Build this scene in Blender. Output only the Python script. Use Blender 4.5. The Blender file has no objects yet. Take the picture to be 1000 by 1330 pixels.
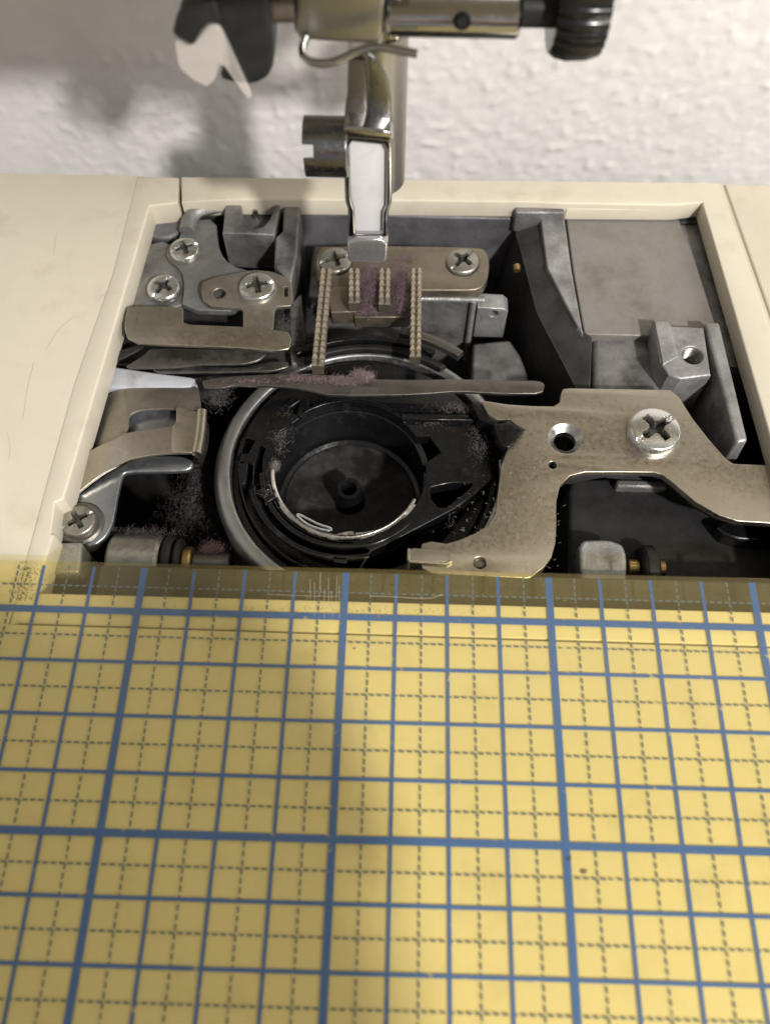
import bpy, bmesh, math, random
from mathutils import Vector, Matrix, noise
from math import sin, cos, pi, radians, sqrt, atan2
random.seed(7)
S = bpy.context.scene
C = S.collection
K = 0.01                                     # everything below is written in centimetres

# ------------------------------------------------------------------ camera
RM = Matrix(((0.9996289, -0.0252678, 0.0101736), (0.0271627, 0.8966445, -0.4419172), (0.0020442, 0.4420296, 0.8969982)))
CAM = Vector((3.1139, -3.2565, 9.7219))
F = 1059.5
cam_data = bpy.data.cameras.new('camera')
cam = bpy.data.objects.new('camera', cam_data)
C.objects.link(cam)
cam.matrix_world = Matrix.Translation(CAM * K) @ RM.to_4x4()
cam_data.sensor_fit = 'VERTICAL'
cam_data.sensor_height = 36.0
cam_data.lens = F / 1330.0 * 36.0
cam_data.clip_start = 0.002
cam_data.clip_end = 50
cam_data.dof.use_dof = True
cam_data.dof.focus_distance = 0.116
cam_data.dof.aperture_fstop = 19.0
S.camera = cam

# ------------------------------------------------------------------ world, lamps, exposure
w = bpy.data.worlds.new('World')
S.world = w
w.use_nodes = True
bg = w.node_tree.nodes['Background']
bg.inputs['Color'].default_value = (1.0, 0.965, 0.93, 1)
bg.inputs['Strength'].default_value = 0.27

def area_lamp(name, loc, target, size, power, color):
    d = bpy.data.lights.new(name, 'AREA')
    d.shape = 'DISK'
    d.size = size * K
    d.energy = power
    d.color = color
    o = bpy.data.objects.new(name, d)
    C.objects.link(o)
    o.location = Vector(loc) * K
    o.rotation_euler = (Vector(target) - Vector(loc)).to_track_quat('-Z', 'Y').to_euler()
    return o
area_lamp('room_lamp', (3 + 24, 3 - 34, 37), (3, 2, 0), 3.2, 3.3, (1.0, 0.955, 0.90))
area_lamp('added_fill_lamp', (62, -34, 44), (3, 0, 0), 36.0, 2.6, (1.0, 0.96, 0.91))  # soft fill added from the right to brighten the whole scene

S.view_settings.view_transform = 'Standard'
S.view_settings.look = 'None'
S.view_settings.exposure = 0.0
S.view_settings.gamma = 1.0
S.render.engine = 'CYCLES'
S.cycles.use_denoising = True
S.cycles.max_bounces = 8
S.cycles.transparent_max_bounces = 16
S.cycles.caustics_reflective = False
S.cycles.caustics_refractive = False

# ------------------------------------------------------------------ helpers
def P(x, y, z):                              # where the line of sight through a photo point meets height z
    d = RM @ Vector(((x - 500) / F, -(y - 665) / F, -1))
    return CAM + d * ((z - CAM.z) / d.z)
def Q(x, y, Y):                              # ... meets depth Y
    d = RM @ Vector(((x - 500) / F, -(y - 665) / F, -1))
    return CAM + d * ((Y - CAM.y) / d.y)
def pp(pts, z): return [P(x, y, z).to_2d() for x, y in pts]
def qq(pts, Y): return [Vector((Q(x, y, Y).x, Q(x, y, Y).z)) for x, y in pts]

class MB:
    def __init__(s): s.v = []; s.f = []
    def add(s, vs, fs):
        n = len(s.v); s.v += [Vector(v) for v in vs]; s.f += [[i + n for i in f] for f in fs]; return s
    def box(s, lo, hi, M=None):
        (a, b, c), (d, e, f) = lo, hi
        vs = [Vector(q) for q in ((a,b,c),(d,b,c),(d,e,c),(a,e,c),(a,b,f),(d,b,f),(d,e,f),(a,e,f))]
        if M: vs = [M @ v for v in vs]
        return s.add(vs, [(0,3,2,1),(4,5,6,7),(0,1,5,4),(1,2,6,5),(2,3,7,6),(3,0,4,7)])
    def loft(s, lower, upper):
        n = len(lower)
        area = sum(upper[i][0]*upper[(i+1)%n][1] - upper[(i+1)%n][0]*upper[i][1] for i in range(n))
        if area < 0: lower, upper = lower[::-1], upper[::-1]
        return s.add(list(lower) + list(upper), [list(range(n))[::-1], list(range(n, 2*n))] + [(i, (i+1)%n, n+(i+1)%n, n+i) for i in range(n)])
    def prism(s, xy, z0, z1):
        return s.loft([(p[0], p[1], z0) for p in xy], [(p[0], p[1], z1) for p in xy])
    def lathe(s, c, prof, n=96, M=None, closed=False):
        c = Vector(c); vs = []; m = len(prof)
        for i in range(n):
            a = 2*pi*i/n
            for r, z in prof:
                v = Vector((r*cos(a), r*sin(a), z))
                vs.append(c + (M @ v if M else v))
        fs = []
        for i in range(n):
            j = (i+1) % n
            for k in range(m if closed else m-1):
                l = (k+1) % m
                fs.append((i*m+k, j*m+k, j*m+l, i*m+l))
        return s.add(vs, fs)
    def tube(s, path, r, n=10, flat=1.0):
        path = [Vector(p) for p in path]; vs = []; m = len(path); up = Vector((0.03, 0.05, 1)).normalized()
        for i, p in enumerate(path):
            t = (path[min(i+1, m-1)] - path[max(i-1, 0)]).normalized()
            a = t.cross(up); a = a.normalized() if a.length > 1e-4 else Vector((1, 0, 0)); b = a.cross(t)
            rr = r[i] if isinstance(r, (list, tuple)) else r
            vs += [p + a*rr*cos(2*pi*k/n) + b*rr*flat*sin(2*pi*k/n) for k in range(n)]
        fs = [(i*n+k, i*n+(k+1)%n, (i+1)*n+(k+1)%n, (i+1)*n+k) for i in range(m-1) for k in range(n)]
        fs += [list(range(n))[::-1], list(range((m-1)*n, m*n))]
        return s.add(vs, fs)
    def mesh(s, name):
        me = bpy.data.meshes.new(name)
        me.from_pydata([v * K for v in s.v], [], s.f)
        bm = bmesh.new(); bm.from_mesh(me); bmesh.ops.recalc_face_normals(bm, faces=bm.faces); bm.to_mesh(me); bm.free()
        return me

def smooth_path(pts, n=6):
    pts = [Vector(p) for p in pts]; out = []
    for i in range(len(pts)-1):
        a = pts[max(i-1, 0)]; b = pts[i]; c = pts[i+1]; d = pts[min(i+2, len(pts)-1)]
        for k in range(n):
            t = k/n
            out.append(0.5*((2*b) + (c-a)*t + (2*a-5*b+4*c-d)*t*t + (3*b-a-3*c+d)*t**3))
    return out + [pts[-1]]
def chaikin(pts, it=1, q=0.25):
    pts = [Vector(p) for p in pts]
    for _ in range(it):
        out = []
        for i in range(len(pts)):
            a, b = pts[i], pts[(i+1) % len(pts)]
            out += [a.lerp(b, q), a.lerp(b, 1-q)]
        pts = out
    return pts
def circle(c, r, n=32): return [Vector((c[0] + r*cos(2*pi*i/n), c[1] + r*sin(2*pi*i/n))) for i in range(n)]

def world_loc(o):
    v = Vector((0, 0, 0))
    while o: v += o.location / K; o = o.parent
    return v
def obj(name, me, m, parent=None, at=None, angle=32, bevel=0, seg=2):
    if isinstance(me, MB): me = me.mesh(name)
    if m is not None:
        me.materials.clear(); me.materials.append(m)
    me.polygons.foreach_set('use_smooth', [True]*len(me.polygons))
    me.set_sharp_from_angle(angle=radians(angle))
    o = bpy.data.objects.new(name, me); C.objects.link(o)
    o.parent = parent
    base = world_loc(parent) if parent else Vector((0, 0, 0))
    o.location = ((Vector(at) if at is not None else Vector((0, 0, 0))) - base) * K
    if bevel:
        b = o.modifiers.new('bevel', 'BEVEL'); b.width = bevel*K; b.segments = seg; b.limit_method = 'ANGLE'; b.angle_limit = radians(40)
        b.harden_normals = False
    return o
def thing(name, label, cat, at, group=None):
    o = bpy.data.objects.new(name, None); C.objects.link(o); o.location = Vector(at)*K; o.empty_display_size = 0.01
    tag(o, label, cat, group); return o
def tag(o, label=None, cat=None, group=None, kind=None):
    for k, v in (('label', label), ('category', cat), ('group', group), ('kind', kind)):
        if v: o[k] = v
    return o

def plate_mesh(name, outline, z, thick, holes=(), bevel=0.015, res=2):
    cu = bpy.data.curves.new(name, 'CURVE'); cu.dimensions = '2D'; cu.fill_mode = 'BOTH'
    for k, loop in enumerate([outline] + list(holes)):
        sp = cu.splines.new('POLY'); sp.points.add(len(loop)-1); sp.use_cyclic_u = True
        for i, p in enumerate(loop): sp.points[i].co = (p[0]*K, p[1]*K, 0, 1)
    b = min(bevel, thick*0.45)
    cu.bevel_depth = b*K; cu.bevel_resolution = res; cu.extrude = (thick/2 - b)*K; cu.offset = -b*K
    t = bpy.data.objects.new(name, cu); C.objects.link(t)
    bpy.context.view_layer.update()
    dg = bpy.context.evaluated_depsgraph_get()
    me = bpy.data.meshes.new_from_object(t.evaluated_get(dg))
    bpy.data.objects.remove(t); bpy.data.curves.remove(cu)
    me.transform(Matrix.Translation((0, 0, (z - thick/2)*K)))
    bm = bmesh.new(); bm.from_mesh(me)
    bmesh.ops.remove_doubles(bm, verts=bm.verts, dist=1e-6)
    bmesh.ops.recalc_face_normals(bm, faces=bm.faces)
    bm.to_mesh(me); bm.free()
    me.name = name
    return me
def plate(name, outline, z, thick, m, parent, holes=(), bevel=0.015, res=2, angle=32):
    return obj(name, plate_mesh(name, outline, z, thick, holes, bevel, res), m, parent, angle=angle)
def upright(name, outline, Y, thick, m, parent, holes=(), bevel=0.015, res=2, angle=32, tilt=0):  # outline in (x, z), front face at depth Y
    me = plate_mesh(name, outline, 0, thick, holes, bevel, res)
    me.transform(Matrix.Translation((0, Y*K, 0)) @ Matrix.Rotation(pi/2, 4, 'X'))
    return obj(name, me, m, parent, angle=angle)

# ------------------------------------------------------------------ materials
def mat(name, base, rough=0.5, metal=0.0, var=0.15, vscale=2.0, bump=0.0, bscale=20.0, bdist=0.01, rvar=0.1, dirt=None, dirt_amt=0.0,
        dscale=1.5, dlo=0.5, dhi=0.7, stretch=(1, 1, 1), spec=0.5, speck=0.0, coat=0.0, wear=0.0, wear_col=None):
    m = bpy.data.materials.new(name); m.use_nodes = True
    nt = m.node_tree; N = nt.nodes; L = nt.links.new
    b = N['Principled BSDF']
    tc = N.new('ShaderNodeTexCoord'); mp = N.new('ShaderNodeMapping')
    mp.inputs['Scale'].default_value = tuple(100*s for s in stretch)
    L(tc.outputs['Object'], mp.inputs['Vector'])
    def nz(scale, detail=5, rough_=0.6):
        n = N.new('ShaderNodeTexNoise'); n.inputs['Scale'].default_value = scale; n.inputs['Detail'].default_value = detail
        n.inputs['Roughness'].default_value = rough_; L(mp.outputs['Vector'], n.inputs['Vector']); return n.outputs['Fac']
    def ramp(fac, lo, hi, a, c):
        r = N.new('ShaderNodeMapRange'); r.inputs['From Min'].default_value = lo; r.inputs['From Max'].default_value = hi
        r.inputs['To Min'].default_value = a; r.inputs['To Max'].default_value = c; L(fac, r.inputs['Value']); return r.outputs['Result']
    def mix(fac, a, c):
        x = N.new('ShaderNodeMix'); x.data_type = 'RGBA'
        if isinstance(fac, float): x.inputs[0].default_value = fac
        else: L(fac, x.inputs[0])
        for s, v in ((6, a), (7, c)):
            if isinstance(v, tuple): x.inputs[s].default_value = (*v, 1)
            else: L(v, x.inputs[s])
        return x.outputs[2]
    lo = tuple(max(0, q*(1-var)) for q in base); hi = tuple(min(1, q*(1+var)) for q in base)
    n1 = nz(vscale)
    col = mix(ramp(n1, 0.3, 0.7, 0.0, 1.0), lo, hi)
    if speck:
        n3 = nz(vscale*16, 2, 0.5)
        col = mix(ramp(n3, 0.60, 0.75, 0.0, speck), col, tuple(q*0.35 for q in base))
    dfac = None
    if dirt:
        n2 = nz(dscale, 8, 0.65)
        dfac = ramp(n2, dlo, dhi, 0.0, dirt_amt)
        col = mix(dfac, col, dirt)
    if wear:                                 # rubbed bright edges
        bv = N.new('ShaderNodeBevel'); bv.samples = 4; bv.inputs['Radius'].default_value = 0.035*K
        ge = N.new('ShaderNodeNewGeometry'); dt = N.new('ShaderNodeVectorMath'); dt.operation = 'DOT_PRODUCT'
        L(bv.outputs['Normal'], dt.inputs[0]); L(ge.outputs['Normal'], dt.inputs[1])
        ed = ramp(dt.outputs['Value'], 0.985, 0.90, 0.0, 1.0)
        wn = ramp(nz(vscale*3, 5), 0.40, 0.60, 0.15, 1.0)
        wm = N.new('ShaderNodeMath'); wm.operation = 'MULTIPLY'; L(ed, wm.inputs[0]); L(wn, wm.inputs[1])
        w2 = N.new('ShaderNodeMath'); w2.operation = 'MULTIPLY'; L(wm.outputs[0], w2.inputs[0]); w2.inputs[1].default_value = wear; w2.use_clamp = True
        col = mix(w2.outputs[0], col, wear_col or tuple(min(1, q*2.2) for q in base))
    L(col, b.inputs['Base Color'])
    b.inputs['Metallic'].default_value = metal
    if dirt and metal > 0.3:
        mm = N.new('ShaderNodeMath'); mm.operation = 'MULTIPLY_ADD'; L(dfac, mm.inputs[0]); mm.inputs[1].default_value = -metal*0.9; mm.inputs[2].default_value = metal
        L(mm.outputs[0], b.inputs['Metallic'])
    n4 = nz(vscale*4 + 3, 4)
    L(ramp(n4, 0.3, 0.7, max(0.03, rough-rvar), min(1, rough+rvar)), b.inputs['Roughness'])
    b.inputs['Specular IOR Level'].default_value = spec
    if coat: b.inputs['Coat Weight'].default_value = coat
    if bump:
        bn = N.new('ShaderNodeBump'); bn.inputs['Strength'].default_value = bump; bn.inputs['Distance'].default_value = bdist*K
        L(nz(bscale, 4, 0.6), bn.inputs['Height']); L(bn.outputs['Normal'], b.inputs['Normal'])
    return m

M = {}
M['wall'] = mat('painted_plaster', (0.755, 0.735, 0.725), 0.75, 0, 0.05, 1.0, 0.2, 7, 0.02)
M['cream'] = mat('cream_plastic', (0.665, 0.615, 0.50), 0.45, 0, 0.04, 0.8, 0.22, 90, 0.004, dirt=(0.40, 0.33, 0.22), dirt_amt=0.45, dscale=1.3, dlo=0.54, dhi=0.80)
M['cast'] = mat('cast_aluminium', (0.27, 0.265, 0.265), 0.46, 0.6, 0.32, 2.2, 0.7, 30, 0.016, dirt=(0.035, 0.03, 0.026), dirt_amt=0.85, dscale=1.7, dlo=0.44, dhi=0.66, wear=0.8)
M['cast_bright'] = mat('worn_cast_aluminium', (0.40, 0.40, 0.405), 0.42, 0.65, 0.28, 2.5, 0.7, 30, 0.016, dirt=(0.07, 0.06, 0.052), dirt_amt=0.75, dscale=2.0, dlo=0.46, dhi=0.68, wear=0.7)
M['cast_flat'] = mat('stained_cast_plateau', (0.30, 0.285, 0.27), 0.55, 0.4, 0.2, 1.1, 0.3, 30, 0.008, dirt=(0.08, 0.065, 0.045), dirt_amt=0.75, dscale=1.1, dlo=0.46, dhi=0.72)
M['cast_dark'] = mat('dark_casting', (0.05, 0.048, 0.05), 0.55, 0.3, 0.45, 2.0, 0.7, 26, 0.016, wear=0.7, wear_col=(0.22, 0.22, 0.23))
M['blue_cast'] = mat('bluish_casting', (0.165, 0.166, 0.182), 0.5, 0.4, 0.3, 1.6, 0.6, 26, 0.014, wear=0.6, dirt=(0.03, 0.028, 0.026), dirt_amt=0.7, dscale=1.3, dlo=0.5, dhi=0.7)
M['nickel'] = mat('brushed_nickel_plate', (0.525, 0.48, 0.40), 0.35, 1.0, 0.05, 3.0, 0.07, 110, 0.003, speck=0.32, dirt=(0.16, 0.13, 0.10), dirt_amt=0.3, dscale=1.6, dlo=0.5, dhi=0.8)
M['nickel_dull'] = mat('dull_nickel_plate', (0.38, 0.35, 0.295), 0.42, 0.9, 0.1, 3.0, 0.2, 40, 0.005, speck=0.3, dirt=(0.10, 0.08, 0.07), dirt_amt=0.6, dscale=2.0, dlo=0.5, dhi=0.72)
M['bronze'] = mat('tarnished_bracket', (0.27, 0.235, 0.18), 0.42, 0.85, 0.12, 3.0, 0.25, 30, 0.006, dirt=(0.06, 0.04, 0.045), dirt_amt=0.7, dscale=1.8, dlo=0.48, dhi=0.7)
M['dogs'] = mat('feed_dog_steel', (0.74, 0.68, 0.59), 0.25, 0.8, 0.12, 6.0, 0.2, 40, 0.005)
M['steel'] = mat('steel', (0.50, 0.49, 0.47), 0.30, 1.0, 0.06, 3, 0.1, 50, 0.004, dirt=(0.08, 0.07, 0.06), dirt_amt=0.5, dscale=2.5, dlo=0.55, dhi=0.75)
M['dark_steel'] = mat('dark_steel', (0.19, 0.18, 0.165), 0.36, 0.9, 0.12, 3, 0.2, 30, 0.006, dirt=(0.05, 0.035, 0.035), dirt_amt=0.7, dscale=2.0, dlo=0.5, dhi=0.7)
M['chrome'] = mat('chrome', (0.52, 0.52, 0.52), 0.12, 1.0, 0.05, 3, 0.06, 25, 0.006, rvar=0.06)
M['bar_steel'] = mat('brushed_steel', (0.44, 0.435, 0.425), 0.36, 1.0, 0.03, 4, 0.10, 30, 0.003, stretch=(5, 5, 0.6), rvar=0.04)
M['gun_steel'] = mat('dark_polished_steel', (0.27, 0.27, 0.275), 0.24, 1.0, 0.06, 4, 0.15, 40, 0.003, rvar=0.06)
M['lip'] = mat('scuffed_chrome', (0.50, 0.49, 0.50), 0.22, 0.75, 0.06, 5, 0.3, 10, 0.012, rvar=0.1)
M['zinc'] = mat('zinc_screw', (0.74, 0.75, 0.73), 0.24, 0.97, 0.08, 5, 0.10, 16, 0.010, dirt=(0.10, 0.09, 0.07), dirt_amt=0.5, dscale=5, dlo=0.55, dhi=0.7)
M['dull_screw'] = mat('dull_screw', (0.40, 0.39, 0.35), 0.36, 0.9, 0.15, 8, 0.25, 30, 0.008, dirt=(0.06, 0.05, 0.045), dirt_amt=0.7, dscale=5, dlo=0.5, dhi=0.68)
M['zinc_plate'] = mat('zinc_plate', (0.30, 0.315, 0.315), 0.45, 0.75, 0.2, 3, 0.4, 30, 0.010, dirt=(0.09, 0.07, 0.055), dirt_amt=0.8, dscale=2.2, dlo=0.43, dhi=0.66, wear=0.5)
M['blue_steel'] = mat('bluish_steel_arm', (0.36, 0.38, 0.41), 0.36, 0.9, 0.12, 3, 0.15, 30, 0.006, dirt=(0.06, 0.055, 0.055), dirt_amt=0.6, dscale=2.0, dlo=0.55, dhi=0.75)
M['pale'] = mat('pale_plastic', (0.50, 0.52, 0.57), 0.5, 0, 0.08, 2, 0.15, 30, 0.006, dirt=(0.2, 0.18, 0.17), dirt_amt=0.6, dscale=1.8, dlo=0.52, dhi=0.72)
M['black'] = mat('black_plastic', (0.006, 0.006, 0.007), 0.22, 0, 0.3, 3, 0.15, 40, 0.004, dirt=(0.12, 0.11, 0.11), dirt_amt=0.25, dscale=3.2, dlo=0.58, dhi=0.80, rvar=0.10, spec=0.5)
M['black_matte'] = mat('black_matte_plastic', (0.020, 0.020, 0.021), 0.48, 0, 0.3, 3, 0.2, 40, 0.004, rvar=0.1, spec=0.3)
M['black_dusty'] = mat('dusty_black_plastic', (0.016, 0.015, 0.015), 0.5, 0, 0.3, 3, 0.3, 30, 0.01, dirt=(0.16, 0.15, 0.145), dirt_amt=0.34, dscale=2.2, dlo=0.46, dhi=0.72, spec=0.3)
M['ring'] = mat('machined_race', (0.43, 0.43, 0.43), 0.45, 1.0, 0.06, 3, 0.2, 40, 0.004)
M['brass'] = mat('brass', (0.55, 0.38, 0.16), 0.32, 1.0, 0.1, 5, 0.2, 30, 0.006, dirt=(0.10, 0.07, 0.04), dirt_amt=0.6, dscale=4, dlo=0.5, dhi=0.7)
M['spring'] = mat('spring_steel', (0.80, 0.77, 0.70), 0.2, 1.0, 0.1, 6, 0.1, 40, 0.004, dirt=(0.12, 0.06, 0.05), dirt_amt=0.6, dscale=4, dlo=0.5, dhi=0.7)
M['white'] = mat('white_insert', (0.72, 0.72, 0.75), 0.45, 0, 0.04, 3, 0.1, 60, 0.004, dirt=(0.5, 0.5, 0.52), dirt_amt=0.5, dscale=3, dlo=0.5, dhi=0.7)
M['recess'] = mat('darkened_recess', (0.11, 0.105, 0.095), 0.5, 0.6, 0.3, 6)  # cross recess darkened in the colour so it reads clearly
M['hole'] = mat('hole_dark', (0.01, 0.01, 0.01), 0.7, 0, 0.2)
M['lint_purple'] = mat('purple_lint', (0.21, 0.145, 0.175), 0.9, 0, 0.35, 6, spec=0.1)
M['lint_pink'] = mat('pink_lint', (0.30, 0.225, 0.235), 0.9, 0, 0.35, 6, spec=0.1)
M['lint_pale'] = mat('pale_lint', (0.50, 0.47, 0.42), 0.9, 0, 0.2, 6, spec=0.1)
M['lint_dark'] = mat('dark_lint', (0.13, 0.115, 0.115), 0.9, 0, 0.35, 6, spec=0.1)
M['lint_grey'] = mat('grey_lint', (0.24, 0.21, 0.20), 0.9, 0, 0.35, 6, spec=0.1)

def clear_plastic():                         # milky clear plastic of the threader guard
    m = bpy.data.materials.new('clear_plastic'); m.use_nodes = True
    b = m.node_tree.nodes['Principled BSDF']
    b.inputs['Base Color'].default_value = (0.75, 0.70, 0.66, 1); b.inputs['Roughness'].default_value = 0.3
    t = m.node_tree.nodes.new('ShaderNodeBsdfTransparent'); x = m.node_tree.nodes.new('ShaderNodeMixShader')
    x.inputs[0].default_value = 0.42
    m.node_tree.links.new(t.outputs[0], x.inputs[1]); m.node_tree.links.new(b.outputs[0], x.inputs[2])
    m.node_tree.links.new(x.outputs[0], m.node_tree.nodes['Material Output'].inputs['Surface'])
    return m
M['clear'] = clear_plastic()

GZ = 0.016                                   # the grid is printed on the underside
GS = (9.7219 - GZ)/(9.7219 - 0.17)
def ruler_material(grid):
    m = bpy.data.materials.new('ruler_print' if grid else 'ruler_acrylic'); m.use_nodes = True
    nt = m.node_tree; N = nt.nodes; L = nt.links.new
    N.remove(N['Principled BSDF']); out = N['Material Output']
    def math_(op, a, b=None, c=None):
        n = N.new('ShaderNodeMath'); n.operation = op
        for i, v in enumerate((a, b, c)):
            if v is None: continue
            if isinstance(v, (int, float)): n.inputs[i].default_value = v
            else: L(v, n.inputs[i])
        return n.outputs[0]
    tr = N.new('ShaderNodeBsdfTransparent'); tr.inputs['Color'].default_value = (0.998, 0.974, 0.795, 1)
    df = N.new('ShaderNodeBsdfDiffuse'); df.inputs['Color'].default_value = (0.62, 0.50, 0.18, 1)
    t0 = N.new('ShaderNodeTexCoord'); n0 = N.new('ShaderNodeTexNoise'); n0.inputs['Scale'].default_value = 160; n0.inputs['Detail'].default_value = 8; n0.inputs['Roughness'].default_value = 0.7
    L(t0.outputs['Object'], n0.inputs['Vector']); c0 = N.new('ShaderNodeMix'); c0.data_type = 'RGBA'; L(n0.outputs['Fac'], c0.inputs[0])
    c0.inputs[6].default_value = (0.995, 0.974, 0.835, 1); c0.inputs[7].default_value = (0.986, 0.955, 0.765, 1); L(c0.outputs[2], tr.inputs['Color'])
    gl = N.new('ShaderNodeBsdfGlossy'); gl.inputs['Roughness'].default_value = 0.08
    a = N.new('ShaderNodeMixShader'); a.inputs[0].default_value = 0.05
    L(tr.outputs[0], a.inputs[1]); L(df.outputs[0], a.inputs[2])
    fr = N.new('ShaderNodeFresnel'); fr.inputs['IOR'].default_value = 1.45
    geo = N.new('ShaderNodeNewGeometry')      # gloss on the outer side of the acrylic only
    b = N.new('ShaderNodeMixShader'); L(math_('MULTIPLY', fr.outputs[0], 0.0 if grid else math_('SUBTRACT', 1.0, geo.outputs['Backfacing'])), b.inputs[0]); L(a.outputs[0], b.inputs[1]); L(gl.outputs[0], b.inputs[2])
    surf = b.outputs[0]
    if grid:
        tc = N.new('ShaderNodeTexCoord'); sx = N.new('ShaderNodeSeparateXYZ'); L(tc.outputs['Object'], sx.inputs[0])
        nz = N.new('ShaderNodeTexNoise'); nz.inputs['Scale'].default_value = 6000; L(tc.outputs['Object'], nz.inputs['Vector'])
        u = math_('MULTIPLY_ADD', sx.outputs[0], 100/2.54/GS, 3.1139*(1-1/GS)/2.54); v = math_('MULTIPLY_ADD', sx.outputs[1], 100/2.54/GS, -3.2565*(1-1/GS)/2.54)
        jit = math_('MULTIPLY_ADD', nz.outputs['Fac'], 0.003, -0.0015)
        def near(x, per):                    # distance to the nearest multiple of per
            q = math_('DIVIDE', x, per); fq = math_('SUBTRACT', math_('FRACT', math_('ADD', q, 0.5)), 0.5)
            return math_('MULTIPLY', math_('ABSOLUTE', fq), per)
        def line(x, per, half): return math_('LESS_THAN', math_('ADD', near(x, per), jit), half)
        mask = solid = None
        for x, y in ((u, v), (v, u)):
            dash = math_('LESS_THAN', math_('FRACT', math_('MULTIPLY', math_('ADD', y, 0.008), 28.0)), 0.68)
            k0 = math_('MAXIMUM', line(x, 1.0, 0.0165), line(x, 0.25, 0.0078))
            k = math_('MAXIMUM', k0, math_('MULTIPLY', line(x, 0.125, 0.0041), dash))
            mask = k if mask is None else math_('MAXIMUM', mask, k)
            solid = k0 if solid is None else math_('MAXIMUM', solid, k0)
        n2 = N.new('ShaderNodeTexNoise'); n2.inputs['Scale'].default_value = 900; n2.inputs['Detail'].default_value = 6; L(tc.outputs['Object'], n2.inputs['Vector'])
        worn = math_('MULTIPLY_ADD', math_('GREATER_THAN', n2.outputs['Fac'], 0.66), -0.6, 0.95)
        mask = math_('MULTIPLY', mask, worn)
        ink = N.new('ShaderNodeBsdfPrincipled'); cm_ = N.new('ShaderNodeMix'); cm_.data_type = 'RGBA'; L(solid, cm_.inputs[0])
        cm_.inputs[6].default_value = (0.085, 0.125, 0.19, 1); cm_.inputs[7].default_value = (0.018, 0.105, 0.41, 1); L(cm_.outputs[2], ink.inputs['Base Color']); ink.inputs['Roughness'].default_value = 0.35
        c = N.new('ShaderNodeMixShader'); L(mask, c.inputs[0]); L(surf, c.inputs[1]); L(ink.outputs[0], c.inputs[2]); surf = c.outputs[0]
    L(surf, out.inputs['Surface'])
    return m

# ------------------------------------------------------------------ setting: the wall behind
WY = 9.6
def wall_mesh():
    mb = MB(); x0, x1, z0, z1 = -5.0, 11.5, -3.0, 4.2; nx, nz = 330, 150
    for j in range(nz+1):
        for i in range(nx+1):
            x = x0 + (x1-x0)*i/nx; z = z0 + (z1-z0)*j/nz
            e = min(1, 8*min(i/nx, 1-i/nx), 8*min(j/nz, 1-j/nz))
            p = Vector((x*1.9, 3.1, z*2.1))
            h = 0.013*noise.fractal(p*2.2, 1.0, 2.0, 4) + 0.05*max(0, noise.noise(Vector((x*5.2, 7, z*5.2))) - 0.2)
            mb.v.append(Vector((x, WY - h*e, z)))
    for j in range(nz):
        for i in range(nx):
            a = j*(nx+1)+i; mb.f.append((a, a+1, a+nx+2, a+nx+1))
    X0, X1, Z0, Z1 = -70, 80, -30, 80
    for a, b, c, d in ((X0, x0, Z0, Z1), (x1, X1, Z0, Z1), (x0, x1, Z0, z0), (x0, x1, z1, Z1)):
        mb.add([(a, WY, c), (b, WY, c), (b, WY, d), (a, WY, d)], [(0, 1, 2, 3)])
    return mb
wl = obj('wall', wall_mesh(), M['wall'], angle=180)
tag(wl, 'white textured plaster wall behind the sewing machine', 'wall', kind='structure')

# ------------------------------------------------------------------ the sewing machine
T = thing('sewing_machine', 'opened cream sewing machine with needle plate removed, showing hook, feed dogs and castings', 'sewing machine', (3.2, 3.5, -4.0))

# cream covers -----------------------------------------------------
inner_left = [(195, 267), (139, 458), (83, 648), (72, 652), (66, 692), (70, 694), (57, 735), (44, 800)]
crease = [(32, 730), (63, 615), (95, 500), (146, 354), (176, 236)]
rim = pp([(232, 230), (231.5, 263)] + inner_left[:1] + inner_left[1:] + [(12, 812)] + crease + [(178, 228)], 0.0)
plate('cover_rim', rim, 0.0, 0.45, M['cream'], T, bevel=0.035)
panel = pp([(36, 730), (67, 615), (99, 500), (150, 354), (180, 227.5)], 0.0)
pl = [P(10, 812, 0).to_2d()] + panel + [Vector((-9, 7.66)), Vector((-9, P(10, 812, 0).y))]
plate('side_cover', pl, -0.010, 0.42, M['cream'], T, bevel=0.012)
# rim behind and to the right of the opening
back = [(235, 229), (236, 262), (300, 259), (389, 259), (690, 262), (735, 264), (880, 266), (912, 262), (955, 410), (998, 560), (1030, 680), (1075, 850), (1112, 850)]
br = pp(back, 0.0) + pp([(1060, 650), (1004, 437), (934, 237)], 0.0) + pp([(600, 233)], 0.0)
plate('cover_rim', br, 0.0, 0.34, M['cream'], T, bevel=0.03)
rp = pp([(1119, 850), (1067, 650), (1011, 437), (941, 238.5)], 0.0)
plate('side_cover', rp + [Vector((16, 7.85)), Vector((16, -1))], -0.008, 0.42, M['cream'], T, bevel=0.03)
plate('cover_groove', pp([(1125, 850), (1075, 650), (1019, 437), (950, 239), (930, 239), (995, 437), (1050, 650), (1100, 850)], -0.05), -0.05, 0.2, M['cream'], T, bevel=0.005)
# stepped ledge under the back rim
plate('cover_ledge', pp([(736, 262), (736, 271), (872, 272), (884, 264)], -0.10), -0.10, 0.24, M['cream'], T, bevel=0.02)
# front cover under the ruler, in two pieces with a seam
yl, yr = 0.27, 0.27
plate('front_cover_strip', [Vector((-1.55, yl)), Vector((9.4, yr)), Vector((9.4, -0.175)), Vector((-1.55, -0.125))], -0.007, 0.4, M['cream'], T, bevel=0.02)
plate('front_cover', [Vector((-9, -0.15)), Vector((-1.6, -0.15)), Vector((9.4, -0.20)), Vector((16, -0.22)), Vector((16, -14)), Vector((-9, -14))], -0.004, 0.4, M['cream'], T, bevel=0.015)

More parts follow.
